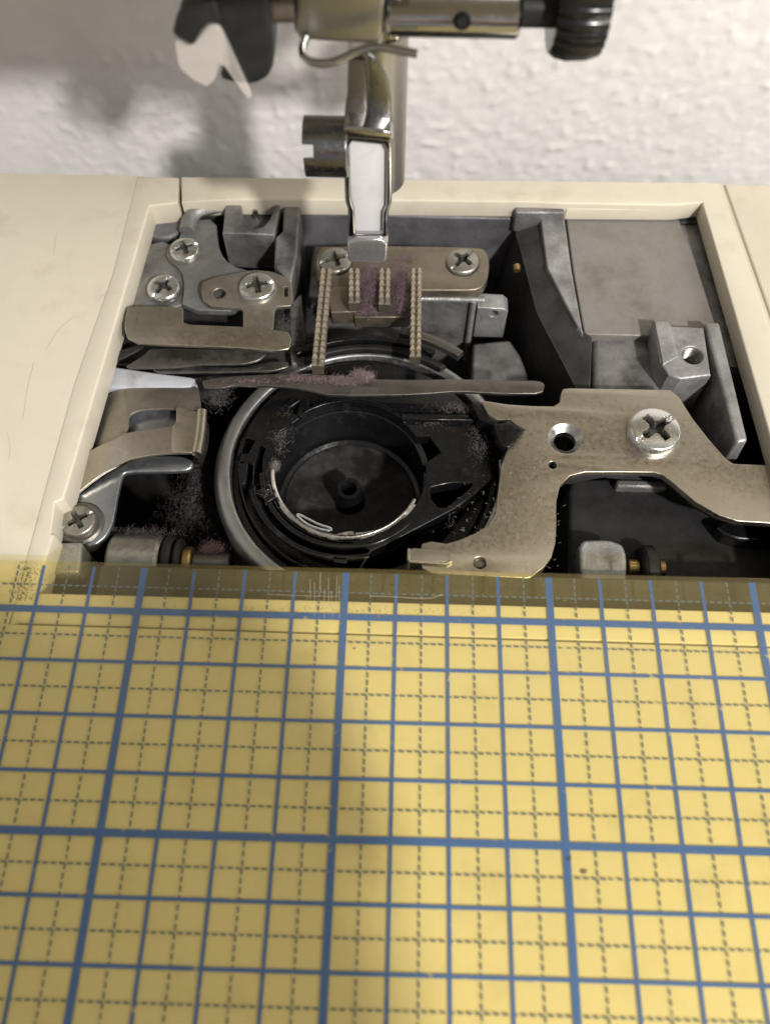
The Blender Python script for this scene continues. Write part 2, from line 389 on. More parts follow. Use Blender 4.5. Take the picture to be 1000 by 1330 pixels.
# casting ----------------------------------------------------------
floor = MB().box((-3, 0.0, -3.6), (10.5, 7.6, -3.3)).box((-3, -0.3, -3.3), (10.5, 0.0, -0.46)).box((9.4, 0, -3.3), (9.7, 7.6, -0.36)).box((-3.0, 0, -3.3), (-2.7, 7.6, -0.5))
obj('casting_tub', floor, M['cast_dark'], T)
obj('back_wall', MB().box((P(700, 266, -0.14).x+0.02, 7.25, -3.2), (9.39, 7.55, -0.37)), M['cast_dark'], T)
yb = P(540, 268, -0.14).y
xb0, xb1 = P(384, 264, -0.14).x, P(700, 266, -0.14).x
obj('back_wall', MB().box((xb0, yb, -3.2), (xb1, yb+0.6, -0.36)).prism(pp([(384, 256), (700, 259), (700, 268), (384, 266)], -0.14), -0.34, -0.14), M['blue_cast'], T, bevel=0.03)
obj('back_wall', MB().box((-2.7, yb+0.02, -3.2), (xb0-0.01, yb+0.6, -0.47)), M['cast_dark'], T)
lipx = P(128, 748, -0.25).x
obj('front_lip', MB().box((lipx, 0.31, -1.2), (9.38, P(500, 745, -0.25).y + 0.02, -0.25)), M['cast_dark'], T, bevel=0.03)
# rib with its block, and the flat shelf to its right
blk = pp([(666, 262), (730, 262), (734, 276), (670, 276)], -0.12)
obj('rib_block', MB().prism(blk, -0.55, -0.12), M['cast'], T, bevel=0.03)
rib_t = [(702, 284), (733, 284), (742, 350), (757, 433), (750, 424), (711, 348)]
rt = [P(x, y, -0.30) for x, y in rib_t]
rbm = [(p.x - (0.35 if i in (0, 4, 5) else 0), p.y - 0.0, -3.0) for i, p in enumerate(rt)]
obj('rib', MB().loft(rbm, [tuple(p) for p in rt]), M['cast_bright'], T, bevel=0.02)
shelf = pp([(733, 270), (876, 272), (900, 330), (936, 446), (838, 436), (759, 434), (744, 350)], -0.36)
obj('shelf', MB().prism(shelf, -2.8, -0.36), M['cast_flat'], T, bevel=0.02)
obj('shelf_gutter', MB().box((P(876, 300, -0.7).x - 0.3, 4.35, -1.4), (9.39, 7.24, -0.42)), M['cast'], T)
side_t = [P(x, y, -0.34) for x, y in [(668, 274), (704, 280), (711, 348), (751, 425), (769, 437), (769, 525), (755, 500), (700, 395)]]
side_b = [(p.x - 0.25, p.y, -2.6) for p in side_t]
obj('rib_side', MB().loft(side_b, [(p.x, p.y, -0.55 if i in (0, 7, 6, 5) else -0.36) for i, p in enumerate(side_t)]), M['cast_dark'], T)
step = pp([(768, 435), (842, 437), (852, 470), (872, 503), (900, 560), (770, 560)], -0.50)
obj('step', MB().prism(step, -2.8, -0.50), M['cast'], T, bevel=0.10, seg=4)
hb = P(899, 461, -0.10)
boss = pp([(849, 416), (868, 417), (873, 423), (914, 425), (923, 487), (884, 492), (868, 486), (857, 470)], -0.10)
plate('threaded_boss', boss, -0.10, 0.9, M['cast_bright'], T, holes=[circle(hb, 0.155)], bevel=0.035, res=3)
plate('boss_land', pp([(850, 417), (868, 418), (881, 463), (861, 473)], -0.07), -0.07, 0.08, M['cast_bright'], T, bevel=0.02)
mb = MB()
for k in range(7): mb.lathe((hb.x, hb.y, -0.16 - 0.05*k), [(0.157, 0.02), (0.135, 0), (0.157, -0.02)], 28)
mb.add([(hb.x-0.2, hb.y-0.2, -0.55), (hb.x+0.2, hb.y-0.2, -0.55), (hb.x+0.2, hb.y+0.2, -0.55), (hb.x-0.2, hb.y+0.2, -0.55)], [(0, 1, 2, 3)])
obj('screw_thread', mb, M['dark_steel'], T)
bt = [P(x, y, -0.06) for x, y in [(915, 418), (934, 418), (971, 572), (957, 574)]]
bb = [(bt[0].x-0.05, bt[0].y+0.1, -2.6), (bt[1].x+0.1, bt[1].y+0.1, -2.6), (bt[2].x+0.12, bt[2].y-0.28, -2.6), (bt[3].x-0.10, bt[3].y-0.28, -2.6)]
obj('guide_bar', MB().loft(bb, [tuple(p) for p in bt]), M['cast_bright'], T, bevel=0.045, seg=3)
# pillar and U-shaped post at the upper left
pil_t = pp([(369, 258), (390, 262), (386, 330), (378, 366), (356, 345), (358, 308), (367, 300)], -0.16)
obj('pillar', MB().prism(pil_t, -2.4, -0.16), M['cast'], T, bevel=0.03)
po = [(294, 257), (289, 302), (350, 304), (364, 258)]
ph = [(316, 250), (316, 281), (325, 295), (342, 295), (352, 281), (356, 250)]
post = pp([(294, 257), (289, 302), (356, 305), (366, 258), (356, 258), (355, 274), (350, 286), (342, 294), (331, 296), (322, 292), (316, 282), (314, 270), (313, 257)], -0.12)
plate('clamp_post', post, -0.12, 0.80, M['cast'], T, bevel=0.03)
pin = P(333, 282, -0.38)
obj('post_floor', MB().prism(pp([(312, 256), (312, 285), (325, 296), (345, 296), (356, 285), (362, 256)], -0.4), -0.9, -0.4), M['blue_cast'], T)
obj('post_pin', MB().lathe((pin.x, pin.y, -0.4), [(0.0, 0.20), (0.03, 0.19), (0.05, 0.14), (0.05, 0)], 16), M['steel'], T)
arm = smooth_path([P(243, 300, -0.3), P(248, 283, -0.28), P(262, 272, -0.26), P(292, 268, -0.26)], 6)
obj('curved_arm', MB().tube(arm, 0.13, 12, 0.9), M['cast'], T)
obj('left_wall_boss', MB().prism(chaikin(pp([(194, 275), (240, 272), (236, 300), (215, 310), (190, 305)], -0.4), 1), -2, -0.4), M['blue_cast'], T, bevel=0.05, seg=3)

# screws (one mesh for every head) -----------------------------------
def screw_mesh(name, slot=True):             # unit radius head with a crosswise recess
    mb = MB(); nr, na = 46, 120; ring = [0]
    def h(x, y):
        r = sqrt(x*x+y*y); z = 0.30 - 0.16*r**2.6
        if r > 0.86: z -= 0.16*((r-0.86)/0.14)**2
        d = 0
        ax, ay = abs(x), abs(y)
        for p, q, wd, ln in ((ax, ay, 0.15, 0.60), (ay, ax, 0.15, 0.60)):
            e = min((wd - q)/0.05, (ln - p)/0.10)
            if e > 0: d = max(d, 0.42*min(1, e))
        if slot:
            e = min((0.10 - ay)/0.03, (0.93 - ax)/0.05)
            if e > 0: d = max(d, 0.10*min(1, e))
        if r < 0.28: d = max(d, 0.36*min(1, (0.28-r)/0.08))
        return z - d
    mb.v.append(Vector((0, 0, h(0, 0))))
    for i in range(1, nr+1):
        r = i/nr
        for k in range(na):
            a = 2*pi*k/na; x, y = r*cos(a), r*sin(a); mb.v.append(Vector((x, y, h(x, y))))
    for k in range(na): mb.v.append(Vector((1.0*cos(2*pi*k/na), 1.0*sin(2*pi*k/na), -0.16)))
    for k in range(na): mb.f.append((0, 1+k, 1+(k+1) % na))
    for i in range(nr):
        for k in range(na):
            a = 1+i*na; b = a+na; mb.f.append((a+k, b+k, b+(k+1) % na, a+(k+1) % na))
    return mb.mesh(name)
SCREW = {True: screw_mesh('screw'), False: screw_mesh('screw')}
SCREW_M = {}
def screw(x, y, z, rpx, ang, m, parent, slot=True, label=None, flat=1.0):
    key = (slot, m)
    if key not in SCREW_M:
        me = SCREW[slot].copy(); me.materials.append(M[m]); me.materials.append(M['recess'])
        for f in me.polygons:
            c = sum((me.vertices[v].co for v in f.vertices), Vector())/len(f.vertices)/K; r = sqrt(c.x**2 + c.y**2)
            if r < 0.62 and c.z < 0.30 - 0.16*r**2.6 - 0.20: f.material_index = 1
        me.polygons.foreach_set('use_smooth', [True]*len(me.polygons)); me.set_sharp_from_angle(angle=radians(35)); SCREW_M[key] = me
    o = bpy.data.objects.new('screw', SCREW_M[key]); C.objects.link(o); o.parent = parent
    c = P(x, y, z); r = (P(x+rpx, y, z) - P(x-rpx, y, z)).length/2
    o.location = (c - world_loc(parent))*K + Vector((0, 0, 0.16*r*K*flat)); o.scale = (r, r, r*flat); o.rotation_euler = (0, 0, radians(ang))
    if label: o['label'] = label
    return o

# upper left plates ------------------------------------------------
zp = plate('zinc_bracket', chaikin(pp([(247, 286), (237, 297), (232, 312), (218, 318), (216, 336), (236, 350), (240, 372), (236, 402), (320, 404), (352, 366), (345, 352), (312, 350), (292, 338), (283, 318), (281, 284)], -0.32), 1), -0.32, 0.12, M['zinc_plate'], T)
screw(241, 327, -0.32, 20, 25, 'zinc', zp, slot=False, label='bright zinc cross-head screw at the upper left of the bracket')
lp = plate('lower_bracket', chaikin(pp([(190, 318), (218, 312), (240, 340), (244, 376), (240, 400), (175, 402), (168, 395)], -0.40), 1), -0.40, 0.12, M['cast'], T)
screw(214, 377, -0.36, 22, 60, 'zinc', lp, slot=False, label='zinc cross-head screw near the left cream rim')
hp = P(285, 381, -0.16)
sp = plate('thread_cutter_plate', chaikin(pp([(261, 377), (264, 366), (278, 360), (330, 350), (352, 352), (378, 362), (381, 397), (357, 398), (355, 430), (316, 430), (316, 400), (276, 398), (265, 391)], -0.16), 1, 0.12), -0.16, 0.08,
           M['nickel_dull'], T, holes=[circle(hp, 0.10, 24), pp([(369, 372), (374, 372), (374, 385), (369, 385)], -0.16)])
screw(335, 376, -0.16, 24, 15, 'zinc', sp, slot=False, label='bright zinc cross-head screw beside the small round hole')
plate('cutter_guard', chaikin(pp([(167, 398), (238, 398.5), (238, 421), (315, 424), (317, 425), (356, 428), (375, 431), (379, 441), (376, 453), (360, 455.5), (300, 451), (180, 446), (165, 438), (162, 425), (164, 408)], -0.06), 1, 0.12), -0.06, 0.06, M['nickel'], T)
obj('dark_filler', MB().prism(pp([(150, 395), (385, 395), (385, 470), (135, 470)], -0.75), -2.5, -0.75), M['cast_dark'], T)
plate('cutter_blade', chaikin(pp([(160, 478), (187, 461), (196, 452), (346, 455), (345, 461), (336, 468), (316, 473), (255, 474), (221, 477)], -0.30), 1, 0.15), -0.30, 0.05, M['dark_steel'], T)
plate('cutter_blade', chaikin(pp([(198, 479), (250, 476), (316, 477), (345, 470), (374, 469), (376, 476), (355, 482), (288, 484), (205, 483)], -0.42), 1, 0.15), -0.42, 0.06, M['dark_steel'], T)
plate('cutter_spring', chaikin(pp([(135, 462), (180, 447), (190, 450), (150, 470), (132, 471)], -0.4), 1), -0.40, 0.05, M['black_matte'], T)
obj('bracket_tail', MB().prism(pp([(376, 395), (392, 380), (396, 470), (378, 474)], -0.55), -2.0, -0.55), M['cast'], T, bevel=0.03)
plate('pale_slide', chaikin(pp([(128, 473), (150, 476), (198, 483), (254, 490), (247, 504), (118, 504)], -0.50), 1, 0.1), -0.50, 0.3, M['pale'], T, bevel=0.04)

# lower left: bent spring lever and its arm --------------------------
def strip(name, xs_top, xs_bot, zt, zb, thick, m, parent, n=1, bevel=0.008):  # ribbon between two photo curves, own heights
    mb = MB(); A = [P(x, y, z) for (x, y), z in zip(xs_top, zt)]; B = [P(x, y, z) for (x, y), z in zip(xs_bot, zb)]
    A = smooth_path(A, 5); B = smooth_path(B, 5); k = len(A)
    vs = []
    for a, b in zip(A, B): vs += [a, b, b - Vector((0, 0, thick)), a - Vector((0, 0, thick))]
    fs = []
    for i in range(k-1):
        for j in range(4): fs.append((i*4+j, i*4+(j+1) % 4, i*4+4+(j+1) % 4, i*4+4+j))
    fs += [(0, 1, 2, 3), tuple((k-1)*4 + j for j in (3, 2, 1, 0))]
    return obj(name, mb.add(vs, fs), m, parent, bevel=bevel, angle=50)
strip('lever_back_plate', [(62, 600), (100, 560), (128, 522), (150, 508), (160, 505), (175, 503), (215, 502), (258, 503)],
      [(84, 650), (104, 622), (128, 598), (154, 578), (166, 558), (171, 537), (205, 531), (262, 533)],
      [-1.2, -0.85, -0.6, -0.54, -0.52, -0.52, -0.52, -0.52], [-0.65, -0.5, -0.42, -0.38, -0.36, -0.34, -0.34, -0.34], 0.05, M['nickel_dull'], T)
top_e = [(84, 645), (97, 605), (120, 584), (149, 570.5), (166, 562), (200, 557), (226, 553), (258, 548)]
bot_e = [(90, 652), (104, 638), (134, 615), (160, 601), (176, 595), (206, 590), (228, 588.5), (252, 588)]
lev = strip('spring_lever', top_e, bot_e, [-0.55, -0.42, -0.34, -0.28, -0.26, -0.26, -0.26, -0.26], [-0.46, -0.40, -0.34, -0.28, -0.26, -0.26, -0.26, -0.26], 0.05, M['nickel'], T)
plate('lever_end', chaikin(pp([(229, 527), (257, 534), (261, 538), (259, 560), (252, 588), (245, 588), (222, 589), (224, 553), (229, 548)], -0.255), 1, 0.12), -0.255, 0.05, M['nickel'], lev)
fold = [P(263, 534, -0.27), P(261, 560, -0.28), P(256, 590, -0.29)]
obj('lever_fold', MB().tube(smooth_path(fold, 4), 0.075, 14), M['nickel'], lev)
strip('lever_skirt', [(262, 536), (260, 562), (255, 592)], [(272, 552), (270, 580), (262, 606)], [-0.3]*3, [-0.9]*3, 0.03, M['dark_steel'], lev)
plate('lever_window_backing', pp([(160, 525), (240, 522), (236, 566), (160, 572)], -0.52), -0.52, 0.06, M['blue_steel'], T)
plate('lever_arm', chaikin(pp([(104, 641), (136, 616), (172, 597), (206, 591), (238, 592), (251, 598), (250, 607), (240, 612), (165, 613), (159, 617), (152, 649), (147, 680), (138, 697), (124, 708), (112, 709), (104, 700), (98, 690), (84, 676), (88, 652)], -0.48), 2, 0.2), -0.48, 0.10, M['blue_steel'], T, bevel=0.035, res=3)
pad = P(103, 678, -0.42)
ar = obj('pivot_boss', MB().lathe((pad.x, pad.y, -0.46), [(0, 0.03), (0.30, 0.03), (0.33, 0.0), (0.33, -0.3)], 48), M['dark_steel'], T)
screw(104, 679, -0.43, 23, 35, 'dull_screw', ar, slot=False, label='dull dark cross-head screw of the pivot at the lower left')
def shaft(name, x0, x1, yc, z, r, m, parent, prof=None):
    a = P(x0, yc, z); b = P(x1, yc, z); L_ = b.x - a.x
    R_ = Matrix.Rotation(pi/2, 3, 'Y')
    pr = prof or [(0, 0), (r*0.9, 0), (r, r*0.1), (r, L_-r*0.1), (r*0.9, L_), (0, L_)]
    return obj(name, MB().lathe(a, pr, 40, R_), m, parent, angle=30)
obj('square_block', MB().prism(pp([(66, 704), (107, 703), (103, 745), (57, 745)], -0.35), -1.6, -0.35), M['cast_bright'], T, bevel=0.05, seg=3)
shaft('shaft_collar', 148, 214, 732, -0.85, 0.42, M['dull_screw'], T)
shaft('shaft_seal', 216, 228, 732, -0.85, 0.40, M['black_matte'], T)
shaft('shaft_seal', 230, 238, 732, -0.85, 0.36, M['black_matte'], T)
shaft('brass_bush', 239, 251, 732, -0.9, 0.24, M['brass'], T)
shaft('drive_shaft', 252, 300, 732, -0.95, 0.16, M['dark_steel'], T)

# right: nickel cover plate ----------------------------------------
cz = -0.20
cp_o = [(625, 522), (630, 520.5), (660, 525), (690, 527), (719, 527.5), (727, 522), (728, 512), (731, 505), (740, 504), (800, 505), (870, 506), (882, 516), (899, 543), (920, 570), (943, 596), (952, 602), (1000, 604), (1060, 606),
        (1060, 682), (1000, 679.5), (958, 677), (933, 669), (903, 652), (874, 627), (861, 617), (849, 613.5), (800, 613), (760, 613), (740, 618), (727, 631), (722, 652), (722.5, 680), (721, 705), (716, 724), (706, 737), (689, 750), (684, 751),
        (562, 745), (548, 738), (545, 718), (548, 706), (560, 703), (580, 706), (597, 701), (618, 692), (635, 681.6), (643, 667), (646.5, 640), (650.5, 606), (658, 585), (670, 570), (682, 558), (672, 553), (662, 545), (647, 545.5), (634.6, 539)]
h1 = P(728, 573, cz); h2 = P(717.5, 604, cz); h3 = P(623, 731, cz); h0 = P(734.5, 569.5, cz)
cp = plate('cover_plate', pp(cp_o, cz), cz, 0.12, M['nickel'], T, holes=[circle(h0, 0.245, 48), circle(h2, 0.058, 20), circle(h3, 0.085, 24)], bevel=0.014)
obj('countersink', MB().lathe((h0.x, h0.y, cz), [(0.252, -0.002), (0.155, -0.085), (0.155, -0.2)], 48), M['steel'], cp)
screw(848, 563, cz, 35, 38, 'zinc', cp, label='large bright zinc cross-head screw on the nickel plate')
c1 = P(622, 731, cz-0.1)
obj('rivet', MB().lathe((c1.x, c1.y, cz-0.06), [(0, 0), (0.08, -0.01), (0.085, -0.1)], 24), M['dark_steel'], cp)
tabm = MB()
ta = pp([(531, 712), (584, 716), (587, 731), (531, 729)], cz+0.03)
plate('bent_tab', chaikin(ta, 1, 0.12), cz+0.05, 0.05, M['nickel_dull'], cp, bevel=0.012)
tb = P(532, 712, cz+0.05); te = P(532, 728, cz+0.05)
obj('tab_lip', MB().box((tb.x-0.03, te.y, cz-0.35), (tb.x+0.01, tb.y, cz+0.055)), M['nickel'], cp, bevel=0.012)
obj('tab_lip', MB().tube([P(531, 729, cz+0.045), P(556, 731, cz+0.045), P(580, 732.5, cz+0.045), P(586, 729, cz+0.05)], 0.02, 8), M['nickel'], cp)
# dark moulded body below the plate
obj('lower_housing', MB().prism(pp([(738, 640), (742, 622), (868, 618), (905, 655), (960, 680), (1080, 690), (1080, 830), (738, 830)], -0.95), -3.0, -0.95), M['black_matte'], T, bevel=0.06, seg=3)
plate('housing_rim', chaikin(pp([(725, 622), (800, 606), (868, 607), (905, 645), (960, 675), (1080, 684), (1080, 676), (950, 660), (870, 600), (740, 600)], -0.55), 1), -0.55, 0.3, M['cast_dark'], T, bevel=0.05)
obj('housing_highlight', MB().box((P(800, 628, -0.8).x, P(800, 632, -0.8).y, -1.2), (P(866, 628, -0.8).x, P(800, 622, -0.8).y, -0.8)), M['cast'], T, bevel=0.04)  # grey box standing in for a highlight on the dark housing
obj('housing_bump', MB().prism(chaikin(pp([(925, 680), (945, 700), (1000, 704), (1060, 704), (1060, 690), (960, 676)], -0.7), 1), -1.5, -0.7), M['black'], T, bevel=0.05)
gb = chaikin(pp([(751, 701), (790, 700), (809, 707), (814, 722), (814, 765), (755, 765)], -0.55), 1, 0.15)
obj('grey_block', MB().prism(gb, -1.6, -0.55), M['cast_bright'], T, bevel=0.05, seg=3)
shaft('brass_bush', 814, 828, 738, -0.85, 0.13, M['brass'], T)
shaft('shaft_seal', 829, 848, 745, -0.9, 0.40, M['black_matte'], T)
shaft('brass_bush', 849, 862, 738, -0.85, 0.12, M['brass'], T)

# feed dogs --------------------------------------------------------
fz = -0.28
fb_o = chaikin(pp([(420, 318), (620, 320), (633, 326), (636, 345), (632, 366), (622, 376), (600, 377), (428, 376), (412, 366), (409, 345), (411, 326)], fz), 1)
s1, s2 = P(436, 341, fz), P(600, 342, fz)
fb = plate('feed_dog_bracket', fb_o, fz, 0.20, M['bronze'], T, holes=[circle(s1, 0.262), circle(s2, 0.262)], bevel=0.03, res=3)
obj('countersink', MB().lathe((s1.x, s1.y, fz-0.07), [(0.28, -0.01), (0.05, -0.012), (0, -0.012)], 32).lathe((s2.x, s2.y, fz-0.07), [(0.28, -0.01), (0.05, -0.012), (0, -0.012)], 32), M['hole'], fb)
screw(436, 342, fz-0.085, 22.5, 20, 'dull_screw', fb, slot=False, label='dull cross-head screw half behind the presser shank')
screw(600, 343, fz-0.085, 22.5, 50, 'dull_screw', fb, slot=False, label='dull cross-head screw at the right end of the feed dog bracket')
fd = obj('feed_dog', MB().prism(pp([(424, 372), (452, 372), (470, 404), (430, 406)], -0.22), -0.5, -0.22).prism(pp([(458, 374), (548, 374), (546, 412), (460, 412)], -0.30), -0.55, -0.30), M['bronze'], T, bevel=0.02)
def tooth_row(xa, ya, xb, yb_, wpx, wpx2, n):
    a = P(xa, ya, 0.02); b = P(xb, yb_, 0.02); Wd = (P(xb+wpx2/2, yb_, 0.02)-P(xb-wpx2/2, yb_, 0.02)).length
    d = (b-a); L_ = d.length; t = d.normalized(); s = Vector((-t.y, t.x, 0))*(Wd/2)
    mb = MB(); base = -0.22
    def pt(u, v, z): q = a + t*u; return (q.x + s.x*v, q.y + s.y*v, z)
    mb.loft([pt(0, -0.92, base), pt(0, 0.92, base), pt(L_, 0.92, base), pt(L_, -0.92, base)], [pt(0, -1, -0.035), pt(0, 1, -0.035), pt(L_, 1, -0.035), pt(L_, -1, -0.035)])
    pit = L_/n
    for i in range(n):
        for v0, v1 in ((-1.0, -0.14), (0.14, 1.0)):
            u0, u1 = i*pit+0.012, (i+1)*pit-0.018; um = u0+pit*0.45
            z1 = 0.055 + random.uniform(-0.006, 0.006)
            mb.loft([pt(u0, v0, -0.04), pt(u0, v1, -0.04), pt(u1, v1, -0.04), pt(u1, v0, -0.04)], [pt(um, v0+0.26, z1), pt(um, v1-0.26, z1), pt(um+pit*0.12, v1-0.26, z1), pt(um+pit*0.12, v0+0.26, z1)])
    o = obj('tooth_row', mb, M['bronze'], fd, angle=20)
    o.data.materials.append(M['dogs'])
    for f in o.data.polygons: f.material_index = 1 if f.index >= 6 else 0
    return o
tooth_row(424, 346, 412, 473, 17, 16, 16)
tooth_row(460, 346, 460, 391, 17, 15, 6)
tooth_row(500, 346, 499, 393, 16, 15, 6)
tooth_row(541, 346, 539.5, 461, 17, 15, 15)

# castings under the feed dogs
ya = P(540, 388, -0.52).y
x0, x1 = P(400, 388, -0.52).x, P(612, 388, -0.52).x
obj('feed_carrier', MB().box((x0, ya, -2.4), (x1, ya+1.1, -0.52)), M['cast'], T, bevel=0.05, seg=3)
xr = P(615, 394, -0.5).x
obj('carrier_edge', MB().tube([(xr, ya-0.02, -0.50), (xr, ya-0.03, -2.0)], 0.055, 14), M['cast_bright'], T)
obj('carrier_lip', MB().tube([(P(545, 382, -0.5).x, ya-0.01, -0.50), (P(628, 382, -0.5).x, ya-0.01, -0.50)], 0.05, 12), M['cast_bright'], T)
x2, x3 = P(620, 394, -0.62).x, P(660, 396, -0.62).x
yf = P(640, 400, -0.62).y
bh = Q(641, 408, yf-0.012)
br_me = plate_mesh('arm_bracket', [Vector((x2, -1.35)), Vector((x3, -1.35)), Vector((x3, -0.70)), Vector((x3-0.08, -0.62)), Vector((x2, -0.60))], 0, 0.3, [circle((bh.x, bh.z), 0.07, 20)], 0.02)
br_me.transform(Matrix.Translation((0, (yf-0.012)*K, 0)) @ Matrix.Rotation(pi/2, 4, 'X'))
obj('arm_bracket', br_me, M['cast_bright'], T)
obj('arm_foot', MB().prism(pp([(614, 446), (662, 441), (676, 462), (690, 500), (612, 502)], -1.3), -2.2, -1.3), M['cast'], T, bevel=0.05, seg=3)
bs = Q(671, 349, 6.3)
obj('brass_bush', MB().lathe(bs, [(0, -0.05), (0.05, -0.05), (0.06, 0), (0.06, 0.06)], 20, Matrix.Rotation(-pi/2, 3, 'X')), M['brass'], T)
obj('side_casting', MB().prism(pp([(395, 380), (418, 380), (412, 470), (397, 480)], -0.9), -2.2, -0.9), M['cast_dark'], T, bevel=0.04)

# hook race --------------------------------------------------------
HZ = -0.60
hl, hr = P(299, 606, HZ), P(648, 606, HZ)
hc = Vector(((hl.x+hr.x)/2, (hl.y+hr.y)/2 + 0.03, HZ)); HR = (hr.x-hl.x)/2
race = obj('hook_race', MB().lathe(hc, [(HR, -0.9), (HR, -0.02), (HR+0.02, 0.0), (HR+0.15, 0.0), (HR+0.19, -0.03), (HR+0.25, -0.14), (HR+0.25, -1.2)], 128), M['ring'], T, angle=50)
obj('hook_body', MB().lathe(hc, [(HR-0.004, -0.25), (HR-0.03, -0.16), (HR-0.10, -0.16), (HR-0.10, -1.3), (0.3, -1.35)], 96), M['black'], T)
# the arcs of the hook that show behind the lever
for nm, zz, rr, wd, a0, a1, mm in (('hook_rim', -0.32, HR+0.10, 0.10, 62, 122, 'black'), ('hook_rim', -0.42, HR+0.0, 0.10, 55, 120, 'black_matte'), ('hook_gib', -0.26, HR+0.24, 0.14, 52, 78, 'dark_steel')):
    arc = [(hc.x + (rr+wd)*cos(radians(a)), hc.y + (rr+wd)*sin(radians(a))) for a in range(a0, a1+1, 2)] + [(hc.x + rr*cos(radians(a)), hc.y + rr*sin(radians(a))) for a in range(a1, a0-1, -2)]
    plate(nm, [Vector(p) for p in arc], zz, 0.14, M[mm], T, bevel=0.03, res=3)
# thin lever lying across the hook
plate('needle_plate_lever', chaikin(pp([(262, 494), (290, 489), (380, 484), (430, 487), (480, 492), (540, 493), (600, 492), (660, 494), (700, 494), (708, 499), (704, 511), (660, 511.5), (593, 508), (560, 511), (520, 513), (460, 513.5), (425, 512.5), (405, 507), (380, 503), (340, 500.5), (305, 500), (290, 504), (266, 505)], -0.22), 1, 0.2), -0.22, 0.06, M['dark_steel'], T, bevel=0.015)

# presser bar and shank --------------------------------------------
YB = 5.25
bx = (Q(452, 120, YB).x + Q(527, 120, YB).x)/2 + 0.02
br_ = (Q(527, 120, YB-0.1).x - Q(452, 120, YB-0.1).x)/2
zbot = Q(500, 252, YB-0.2).z
bar = obj('presser_bar', MB().lathe((bx, YB, 0), [(0, zbot), (br_*0.8, zbot), (br_, zbot+0.08), (br_, 9.0)], 48), M['bar_steel'], T)
up = qq([(452, 76), (476, 76), (477, 166), (450, 168)], 4.95)
upright('shank_side', up, 4.93, 0.18, M['dark_steel'], T, bevel=0.02)
up = qq([(473, 66), (488, 76), (500, 95), (507, 115), (509, 168), (478, 166), (478, 110)], 4.9)
upright('shank_face', chaikin(up, 1, 0.15), 4.90, 0.25, M['gun_steel'], T, bevel=0.03)
YS = 4.72
fo = qq([(446, 170), (508, 175), (509.5, 190), (509, 263), (504, 278), (504, 312), (451, 312), (452, 273), (448, 262), (445.5, 185)], YS)
fi = qq([(454, 184), (502.5, 189), (501.5, 268), (497, 276), (496.5, 305), (461.5, 305), (460.5, 274), (456, 260)], YS)
shank = upright('presser_shank', chaikin(fo, 1, 0.15), YS, 0.42, M['chrome'], T, holes=[chaikin(fi, 1, 0.08)], bevel=0.030, res=3)
upright('shank_insert', qq([(451, 181), (506, 186), (504, 270), (500, 277), (500, 309), (458, 309), (457, 275), (453, 261)], YS+0.07), YS+0.07, 0.2, M['white'], shank, bevel=0.005)
lip = qq([(451, 311), (504, 311), (503, 338), (499, 344), (455, 342), (451, 337)], YS-0.06)
upright('shank_foot', chaikin(lip, 1, 0.2), YS-0.06, 0.5, M['lip'], shank, bevel=0.035, res=3)
tp = qq([(446, 166), (452, 164), (506, 171), (510, 178), (510, 184), (446, 179)], YS-0.03)
upright('shank_cap', chaikin(tp, 1, 0.15), YS-0.03, 0.55, M['chrome'], shank, bevel=0.03, res=3)
ca, cb_ = Q(396, 190, 4.85), Q(452, 191, 4.85)
cr = (Q(420, 157, 4.7).z - Q(420, 225, 4.7).z)/2*0.93
def seg(z0, z1, r, n=22):                    # the slice of a disc between two heights, as (y, z)
    t0, t1 = math.asin(max(-1, z0/r)), math.asin(min(1, z1/r))
    rt = [(r*cos(t0+(t1-t0)*i/n), r*sin(t0+(t1-t0)*i/n)) for i in range(n+1)]
    return rt + [(-y, z) for y, z in rt[::-1]]
cm = MB()
def slab(z0, z1, r, xa, xb):
    sg = [(y*0.77 + z*0.64, -y*0.64 + z*0.77) for y, z in seg(z0, z1, r)][::-1]   # slot turned to face the front
    cm.loft([(xa, ca.y+y, ca.z+z) for y, z in sg], [(xb, ca.y+y, ca.z+z) for y, z in sg])
xs = ca.x + 0.13
slab(-cr*0.999, cr*0.999, cr, xs, cb_.x)
slab(0.02, cr*0.995, cr*0.995, ca.x, xs+0.02)
slab(-cr*0.995, -0.12, cr*0.995, ca.x+0.01, xs+0.02)
obj('side_clip', cm, M['gun_steel'], shank, bevel=0.03, seg=3)

# needle clamp -----------------------------------------------------
YN = 4.75
cb = qq([(379, -70), (380, 20), (382, 42), (390, 53), (440, 57), (488, 58), (497, 47), (499, 30), (503, -70)], YN)
ncl = upright('needle_clamp', chaikin(cb, 1, 0.15), YN, 0.9, M['bar_steel'], T, bevel=0.05, res=4)
ch = qq([(486, 60), (522, 52), (527, 30), (520, -60), (498, -60), (496, 30)], YN+0.2)
upright('clamp_shoulder', chaikin(ch, 1, 0.2), YN+0.12, 0.7, M['chrome'], ncl, bevel=0.08, res=4)
def xshaft(name, xa, xb, yc, ypx, Y, m, parent, prof=None):
    a = Q(xa, yc, Y); b = Q(xb, yc, Y); r = (Q(xa, yc-ypx, Y).z - Q(xa, yc+ypx, Y).z)/2*0.9; L_ = b.x-a.x
    pr = [(0, 0), (r*0.92, 0), (r, r*0.10), (r, L_-r*0.15), (r*0.88, L_), (0, L_)]
    return obj(name, MB().lathe(a, pr, 48, Matrix.Rotation(pi/2, 3, 'Y')), m, parent, angle=25)
xshaft('clamp_screw_sleeve', 504, 675, 22, 25, YN+0.1, M['chrome'], ncl)
hq = Q(600, 28, YN-0.17)
